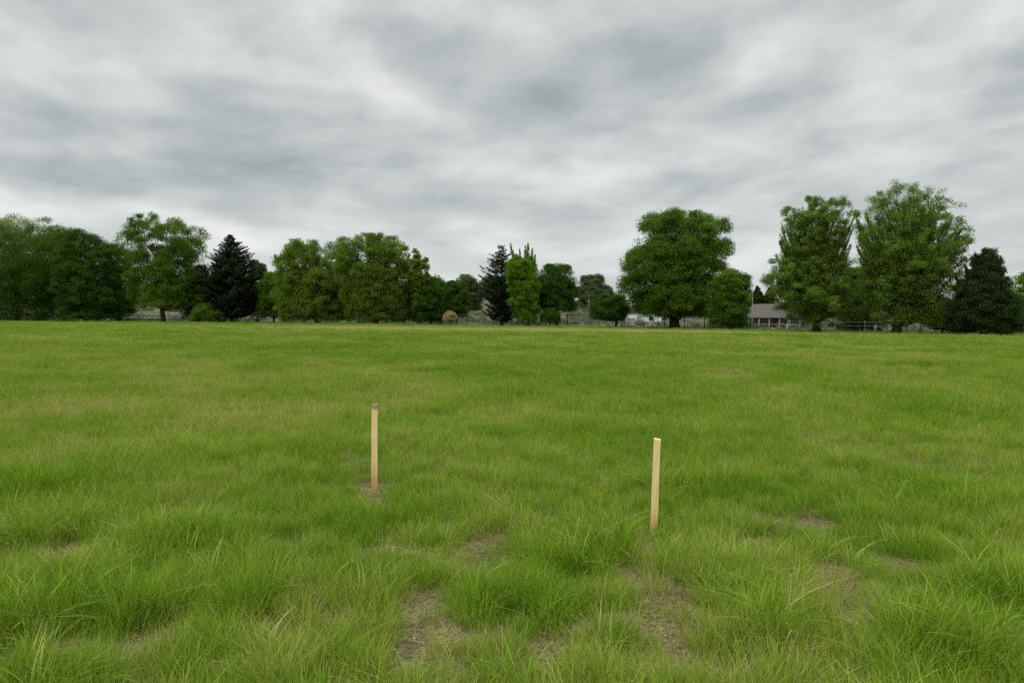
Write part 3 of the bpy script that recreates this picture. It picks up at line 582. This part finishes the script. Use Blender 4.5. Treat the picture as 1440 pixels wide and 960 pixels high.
tree('broad dark pine with a rounded top at the right edge', 'conifer', [(351, 1380, 1388), (360, 1370, 1398), (378, 1360, 1406), (400, 1346, 1416), (430, 1336, 1430), (455, 1334, 1434), (466, 1342, 1424)], ED(1385) + 1, 'needle2', 42, 1384, .24, lobes=70, lobe=.2, leaves=60000, size=.15, name='pine_tree', bark=BARK_D, fill=.2, gap=.25, top=.3, tips=((1384, 349, 5), (1374, 354, 5), (1396, 358, 5), (1362, 362, 5), (1406, 372, 5), (1354, 372, 5), (1411, 384, 5), (1346, 388, 6), (1420, 398, 5), (1339, 402, 6)), fan=16, fan_leaf=.35)
tree('dull low tree filling the treeline behind the narrow spruce and the poplar', 'tree', [(400, 720, 760), (415, 690, 775), (440, 690, 775)], ED(730) + 16, 'grey', 45, 735, .15, lobes=20, lobe=.24, leaves=12000, size=.22)
tree('light green tree cut off by the right edge of the photo', 'tree', [(384, 1438, 1475), (400, 1428, 1495), (430, 1426, 1500), (462, 1432, 1490)], ED(1440) + 8, 'fresh', 43, 1460, .2, lobes=26, lobe=.28, leaves=18000, size=.16, gap=.15)
tree('low green shrub filling the gap right of the tallest cottonwood', 'shrub', [(418, 1312, 1330), (432, 1306, 1340), (462, 1308, 1344)], ED(1320) + 7, 'mid', 44, 1325, .08, lobes=18, lobe=.3, leaves=10000, size=.15, name='shrub')

# far woods closing the horizon: one mass of crowns nobody could count
def far_woods():
    r = np.random.default_rng(90); Cc, Nn, Tn = [], [], []
    for i in range(420):
        a = r.uniform(-.85, .95); d = r.uniform(300, 480); x, y = a * d, d; R = r.uniform(3.0, 6.5); H = R * r.uniform(1.0, 1.7); z = float(terrain(x, y)) + H * .55 + r.uniform(-.5, 1) - .5
        m = 260; q = r.normal(size=(m, 3)); q /= np.linalg.norm(q, axis=1, keepdims=True); q[:, 2] = np.abs(q[:, 2]) * 1.0 - .35 * (r.random(m) < .4); q *= r.uniform(.7, 1.05, (m, 1))
        Cc.append(np.array([x, y, z]) + q * np.array([R, R, H * .6])); Nn.append(q + r.normal(0, .5, (m, 3)) + np.array([0, 0, .5])); Tn.append(np.clip(r.normal(r.uniform(.2, .7), .15, m), 0, 1))
    Cc, Nn, Tn = map(np.concatenate, (Cc, Nn, Tn)); V = quads(Cc, Nn, r.uniform(.9, 1.8, len(Cc)), .7, r)
    o = new_obj('far_woods', mesh_np('far_woods', V, np.arange(len(V)), 4, {'tint': np.repeat(Tn, 4)}), LM['grey'])
    tag(o, 'dull grey green woods closing the horizon behind the field trees', 'woods', kind='stuff')
far_woods()
# pale brush on the bank behind the fence
def brush():
    r = np.random.default_rng(91); Cc, Nn, Tn, Sz = [], [], [], []
    for i in range(1500):
        px = r.uniform(-150, 1500); D = ED(px) + r.uniform(11, 65); x = (px - 720) / F * D; R = r.uniform(.35, 1.1); z = float(terrain(x, D))
        m = int(60 + 70 * R); q = r.normal(size=(m, 3)); q /= np.linalg.norm(q, axis=1, keepdims=True); q[:, 2] = np.abs(q[:, 2]); q *= r.uniform(.6, 1.05, (m, 1))
        Cc.append(np.array([x, D, z]) + q * np.array([R, R, R * .95])); Nn.append(q + r.normal(0, .6, (m, 3))); Tn.append(np.clip(r.normal(r.uniform(.1, .8), .2, m), 0, 1)); Sz.append(r.uniform(.12, .3, m))
    Cc, Nn, Tn, Sz = map(np.concatenate, (Cc, Nn, Tn, Sz)); V = quads(Cc, Nn, Sz, .5, r)
    o = new_obj('brush', mesh_np('brush', V, np.arange(len(V)), 4, {'tint': np.repeat(Tn, 4)}), LM['sage'])
    tag(o, 'pale grey brush and dead weeds covering the bank behind the fence', 'brush', kind='stuff')
brush()

# ------------------------------------------------------------------ fences
WHITE = simple('weathered_white_paint', (0.62, 0.62, 0.58), 0.6, 0.2, 2.0)
GALV = simple('galvanised_steel', (0.30, 0.31, 0.31), 0.5, 0.15, 3.0, .5)
DWOOD = simple('dark_weathered_wood', (0.10, 0.085, 0.07), 0.85, 0.3, 4.0, .1)
GWOOD = simple('grey_weathered_wood', (0.34, 0.32, 0.28), 0.85, 0.25, 4.0, .1)
def fence(px0, px1, off, label, step, h, post_mat, rail_mat, rails, pr=.06, rr=.045, mesh=False, cat='fence', name='rail_fence'):
    def at(px): D = ED(px) + off; x = (px - 720) / F * D; return np.array([x, D, float(terrain(x, D))])
    pxs = np.linspace(px0, px1, 400); pts = np.array([at(p) for p in pxs]); s = np.concatenate([[0], np.cumsum(np.linalg.norm(np.diff(pts, axis=0), axis=1))])
    n = int(s[-1] / step); pos = [np.array([np.interp(step * i, s, pts[:, k]) for k in range(3)]) for i in range(n + 1)]
    root = empty(name, tuple(pos[0]), label, cat); o0 = pos[0]
    pm = MB(); pm.tube([(0, 0, -.2), (0, 0, h + .08), (0, 0, h + .11)], [pr, pr, pr * .5], 8); p0 = pm.build('post', post_mat, root)
    for i, p in enumerate(pos):
        o = p0 if i == 0 else p0.copy()
        if i: COL.objects.link(o); o.parent = root
        o.location = Vector(p - o0)
    for zf in rails:
        mb = MB(); mb.tube([tuple(p - o0 + np.array([0, -pr * .8, zf * h])) for p in pos], [rr] * len(pos), 6); mb.build('rail', rail_mat, root)
    if mesh:
        mb = MB()
        for i in range(len(pos) - 1):
            a, b_ = pos[i] - o0, pos[i + 1] - o0; m = int(step / .3)
            for k in range(m + 1):
                for sg in (1, -1):
                    t0, t1 = k / m, min(max(k / m + sg * .45, 0), 1); hh = h * abs(t1 - t0) / .45
                    if hh > .1: mb.tube([tuple(a + (b_ - a) * t0 + np.array([0, pr, .05])), tuple(a + (b_ - a) * t1 + np.array([0, pr, .05 + hh * .95]))], [.008, .008], 3, False)
        mb.build('wire_mesh', GALV, root)
fence(-120, 300, 7, 'pale rail fence behind the trees of the left third', 2.6, 1.15, GWOOD, WHITE, (.52, .96), .07, .055)
fence(305, 560, 7, 'pale two rail fence behind the willow trees', 2.6, 1.15, GWOOD, WHITE, (.5, .94), .07, .055)
fence(568, 872, 6, 'dark post wire mesh fence in front of the pale brush, middle of the photo', 2.9, 1.45, DWOOD, DWOOD, (.98,), .06, .03, mesh=True, name='wire_fence')
fence(905, 1060, 5, 'low wire fence behind the trunk of the largest tree', 2.8, 1.2, DWOOD, GALV, (.95, .5), .05, .022, name='wire_fence')
fence(1108, 1480, 6, 'pale low fence behind the cottonwoods and the dark pine', 2.6, .9, GWOOD, GWOOD, (.55, .95), .05, .028)

# ------------------------------------------------------------------ white shed and cabinets beside the largest tree
def at(px, D): x = (px - 720) / F * D; return x, D, float(terrain(x, D))
WALLW = simple('white_siding', (0.80, 0.81, 0.79), .6, .12, 1.5); DROOF = simple('dark_roof_edge', (0.07, 0.07, 0.07), .7, .2, 3.0); GLASS, t_, b_ = material('dark_window_glass')
b_.inputs['Base Color'].default_value = (.03, .035, .04, 1); b_.inputs['Roughness'].default_value = .12
x, y, z = at(907, 112); z0 = z; root = empty('shed', (x, y, z), 'low white flat roofed shed seen left of the thick dark trunk', 'shed')
Sx = 46 / F * 112 / 2; Hs = px2z(900, 440.5, 112) - z
mb = MB(); mb.box(-Sx, Sx, 0, 3.0, -.2, Hs)
for k in range(int(Sx * 2 / .6)): mb.box(-Sx + .3 + k * .6, -Sx + .34 + k * .6, -.02, .001, .1, Hs - .15)
mb.build('wall', WALLW, root)
MB().box(-Sx - .12, Sx + .12, -.15, 3.15, Hs, Hs + .13).build('roof', DROOF, root)
f_ = MB().box(.5, 1.3, -.05, -.005, Hs - 1.15, Hs - .35).build('window', WALLW, root); MB().box(.57, 1.23, -.06, -.052, Hs - 1.08, Hs - .42).build('pane', GLASS, f_)
d_ = MB().box(-1.3, -.5, -.045, -.004, 0, Hs - .3).build('door', GALV, root); MB().box(-.62, -.56, -.08, -.046, .95, 1.05).build('handle', DROOF, d_)
for px, wd, hh, lb in ((887.5, 1.0, 1.02, 'white box cabinet on the field edge, the larger of two beside the low dark tree'), (876, .72, .88, 'white box cabinet on the field edge, the smaller and left of two')):
    x, y, z = at(px, ED(px) + 4.2); root = empty('utility_cabinet', (x, y, z), lb, 'cabinet')
    MB().box(-wd / 2, wd / 2, 0, .6, .06, hh).build('body', WALLW, root); MB().box(-wd / 2 - .03, wd / 2 + .03, -.03, .63, hh, hh + .05).build('lid', WALLW, root)
    MB().box(-wd / 2 + .02, wd / 2 - .02, .02, .58, -.15, .06).build('plinth', GWOOD, root); dd = MB().box(-wd / 2 + .06, wd / 2 - .06, -.022, -.002, .14, hh - .06).build('door', WALLW, root)
    MB().box(wd / 2 - .16, wd / 2 - .12, -.05, -.023, hh * .5, hh * .62).build('handle', DROOF, dd)

# ------------------------------------------------------------------ grey roofed house
D = 165; x, y, z = at(1092, D); k = D / F
root = empty('house', (x, y, z), 'low house with a grey hipped roof and a posted veranda, half behind the left cottonwood', 'house')
ze = px2z(1080, 446, D) - z; zr = px2z(1080, 427, D) - z; hw = 45 * k
SHING, t, b = material('grey_shingles'); pos = t.new('ShaderNodeTexCoord').outputs['Object']
br = t.new('ShaderNodeTexBrick'); t.l.new(pos, br.inputs[0]); br.inputs['Scale'].default_value = 2.2; br.inputs['Color1'].default_value = (.075, .063, .052, 1); br.inputs['Color2'].default_value = (.135, .115, .095, 1); br.inputs['Mortar'].default_value = (.07, .065, .06, 1); br.inputs['Mortar Size'].default_value = .03
t.l.new(t.mix(t.rng(t.noise(pos, .9, 5, .6), .35, .65, 0, .5), br.outputs[0], (.06, .06, .05)), b.inputs[0]); b.inputs['Roughness'].default_value = .9
TAN = simple('tan_stucco', (.13, .11, .09), .85, .15, 1.0)
dp = 9.0; rf = MB(); rl = hw * .52
V_ = [(-hw, -1.9, ze), (hw, -1.9, ze), (hw, dp, ze), (-hw, dp, ze), (-rl, dp * .4, zr), (rl, dp * .4, zr), (-hw, -1.9, ze - .16), (hw, -1.9, ze - .16), (hw, dp, ze - .16), (-hw, dp, ze - .16)]
rf.v = V_; rf.f = [(0, 1, 5, 4), (1, 2, 5), (2, 3, 4, 5), (3, 0, 4), (6, 7, 1, 0), (7, 8, 2, 1), (8, 9, 3, 2), (9, 6, 0, 3), (9, 8, 7, 6)]
rfo = rf.build('roof', SHING, root); MB().box(1.2, 1.9, dp * .5, dp * .5 + .7, ze + .8, zr + .7).build('chimney', TAN, rfo)
wl = MB().box(-hw + .7, hw - .7, .3, dp - .6, -.4, ze - .165).build('wall', TAN, root)
for i in range(7):
    xx = -hw + .35 + i * (2 * hw - .7) / 6; MB().box(xx - .1, xx + .1, -1.75, -1.55, -.3, ze - .162).build('veranda_post', GWOOD, root)
MB().box(-hw + .2, hw - .2, -1.8, .29, -.3, .12).build('veranda_floor', GWOOD, root)
MB().box(-hw + .25, hw - .25, -1.72, -1.62, .85, .93).build('veranda_rail', GWOOD, root)
for xx in (-4.6, -2.2, 2.0, 4.4):
    f_ = MB().box(xx - .55, xx + .55, .22, .295, .75, 1.95).build('window', GWOOD, root); MB().box(xx - .46, xx + .46, .19, .215, .84, 1.86).build('pane', GLASS, f_)
d_ = MB().box(-.5, .5, .2, .294, .125, 2.05).build('door', DWOOD, root); MB().box(.36, .42, .14, .198, 1.0, 1.1).build('handle', GALV, d_)
# poles
def pole(px, D, top, r_, label, arm=None, name='utility_pole', mat=GWOOD):
    x, y, z = at(px, D); root = empty(name, (x, y, z), label, 'pole'); H = px2z(px, top, D) - z
    MB().tube([(0, 0, -.3), (0, 0, H * .5), (0, 0, H)], [r_ * 1.2, r_, r_ * .8], 8).build('shaft', mat, root, True)
    if arm: MB().box(-arm, arm, -.15, -.076, H - .7, H - .6).build('crossarm', mat, root)
pole(827.5, 175, 420, .06, 'small distant utility pole with a crossarm before the hazy tree', .6)
pole(1057.5, 150, 408, .09, 'thin grey pole rising beside the grey roof', None, 'street_pole', GALV)
for px, D, top, r_, lb in ((1275, ED(1275) + 1.6, 451.5, .055, 'tall white marker post right of the tallest cottonwood trunk'), (1266, ED(1266) + 2.6, 452.5, .045, 'thinner white post leaning close behind the tallest cottonwood trunk'), (1231, ED(1231) + 5.0, 456.5, .10, 'short thick white post between the two tall cottonwoods'), (1107, ED(1107) + 5, 455, .09, 'short white post in front of the house veranda')):
    x, y, z = at(px, D); root = empty('marker_post', (x, y, z), lb, 'post'); H = px2z(px, top, D) - z
    MB().tube([(0, 0, -.2), (0, 0, H - .02), (0, 0, H)], [r_, r_, r_ * .7], 10).build('shaft', WHITE, root, True); MB().tube([(0, 0, H), (0, 0, H + .03)], [r_ * 1.15, r_ * 1.0], 10).build('cap', GALV, root)

# ------------------------------------------------------------------ the two survey stakes
def wood(name, warm, topdark, seed):
    m, t, b = material(name); tc = t.new('ShaderNodeTexCoord').outputs['Object']
    mp = t.new('ShaderNodeMapping'); t.l.new(tc, mp.inputs[0]); mp.inputs['Scale'].default_value = (60, 60, 3.2); mp.inputs['Location'].default_value = (seed, seed * 2, seed)
    g = t.noise(mp.outputs[0], 1.0, 5, .6, .6); c = t.ramp(g, [(.25, (.66, .44, .18)), (.5, (.82, .62, .30)), (.75, (.86, .70, .38))])
    s = t.new('ShaderNodeSeparateXYZ'); t.l.new(tc, s.inputs[0])
    nz = t.noise(tc, 14, 3, .6); zz = t.m('ADD', s.outputs[2], t.m('MULTIPLY', t.m('SUBTRACT', nz, .5), .12))
    c = t.mix(t.rng(zz, .28, .04, 0, .7, True), c, warm)                     # damp, rust-coloured foot
    c = t.mix(t.rng(zz, topdark[0], topdark[1], 0, .75, True), c, (.20, .15, .11))
    mp2 = t.new('ShaderNodeMapping'); t.l.new(tc, mp2.inputs[0]); mp2.inputs['Scale'].default_value = (130, 130, 1.6); mp2.inputs['Location'].default_value = (seed * 3, 0, 0)
    cr = t.noise(mp2.outputs[0], 1.0, 2, .5); c = t.mix(t.rng(cr, .66, .72, 0, .65), c, (.17, .11, .06))
    t.l.new(c, b.inputs[0]); b.inputs['Roughness'].default_value = .75; b.inputs['Specular IOR Level'].default_value = .2
    bp = t.new('ShaderNodeBump'); bp.inputs['Strength'].default_value = .4; bp.inputs['Distance'].default_value = .002; t.l.new(g, bp.inputs['Height']); t.l.new(bp.outputs[0], b.inputs['Normal'])
    return m
import bmesh
def stake(px, base, top, wpx, lean, turn, mat, label, seed, chip):
    x, y = ground_at(px, base)
    for _ in range(6):                       # the foot stands on the real, slightly uneven ground
        z = float(terrain(x, y)); y = (EYE - z) * F / (base + 4 - horizon(px)); x = (px - 720) / F * y
    H = (base + 4 - top) / F * y; wd = wpx / F * y
    r = random.Random(seed); bm = bmesh.new(); n = 14; rings = []
    for i in range(n):
        s = i / (n - 1); zz = -.12 + (H + .12) * s; sc = 1.0 if s > .1 else .75 + 2.5 * s
        bow = .004 * sin(s * 3.1 + seed)
        rings.append([bm.verts.new((sx * wd / 2 * sc + bow + r.uniform(-.0006, .0006), sy * wd * .42 * sc + r.uniform(-.0006, .0006), zz + (chip * (.5 + .5 * sx) * .008 if i == n - 1 else 0))) for sx, sy in ((-1, -1), (1, -1), (1, 1), (-1, 1))])
    for a, c in zip(rings, rings[1:]):
        for k in range(4): bm.faces.new((a[k], a[(k + 1) % 4], c[(k + 1) % 4], c[k]))
    bm.faces.new(rings[-1]); bm.faces.new(rings[0][::-1])
    ed = [e for e in bm.edges if (abs(e.verts[0].co.z - e.verts[1].co.z) > .02) or min(v.co.z for v in e.verts) > H - .02]
    bmesh.ops.bevel(bm, geom=ed, offset=.0035, segments=2, affect='EDGES', profile=.6)
    me = bpy.data.meshes.new('wooden_stake'); bm.to_mesh(me); bm.free(); me.polygons.foreach_set('use_smooth', [False] * len(me.polygons))
    o = new_obj('wooden_stake', me, mat); o.location = (x, y, z); o.rotation_euler = (radians(1.0), radians(lean), radians(turn)); tag(o, label, 'stake', 'wooden survey stakes in the grass'); return x, y, z
s1 = stake(526.3, 686, 569, 8.4, 0.2, 8, wood('stake_wood_left', (.50, .24, .09), (.70, .74), 3), 'upright wooden stake with a dark battered top, the farther one on the left', 3, 1)
s2 = stake(922, 750, 616, 9.6, 2.1, -14, wood('stake_wood_right', (.58, .36, .16), (.9, .95), 8), 'slightly leaning clean wooden stake, the nearer one on the right', 8, -1)

# crumbs of pale clay and straw around the stake foot and in the bare spots
def clods():
    r = np.random.default_rng(5); V, Fc = [], []
    ico = bmesh.new(); bmesh.ops.create_icosphere(ico, subdivisions=1, radius=1); iv = np.array([v.co[:] for v in ico.verts]); fi = np.array([[v.index for v in f.verts] for f in ico.faces]); ico.free()
    spots = [(s1[0], s1[1] - .02, .13, .05, 90), (*ground_at(575, 778), .11, .07, 260), (*ground_at(900, 885), .25, .15, 20), (s2[0], s2[1], .08, .06, 25), (*ground_at(190, 764), .12, .06, 30), (*ground_at(610, 925), .12, .15, 12)]
    for x, y, sx, sy, n in spots:
        for i in range(n):
            cx, cy = x + r.normal() * sx, y + r.normal() * sy; R = r.uniform(.002, .007); q = iv * (1 + r.normal(0, .18, (len(iv), 1))) * R * np.array([1.3, 1.1, .7])
            Fc.append(fi + sum(len(v) for v in V)) if False else Fc.append(fi + len(V) * len(iv)); V.append(q + np.array([cx, cy, float(terrain(cx, cy)) + R * .3]))
    o = new_obj('soil_crumbs', mesh_np('soil_crumbs', np.concatenate(V), np.concatenate(Fc), 3), simple('pale_clay', (.50, .45, .32), .95, .3, 40, .1))
    tag(o, 'pale crumbs of dry clay around the stakes and bare spots', 'soil', kind='stuff')
clods()
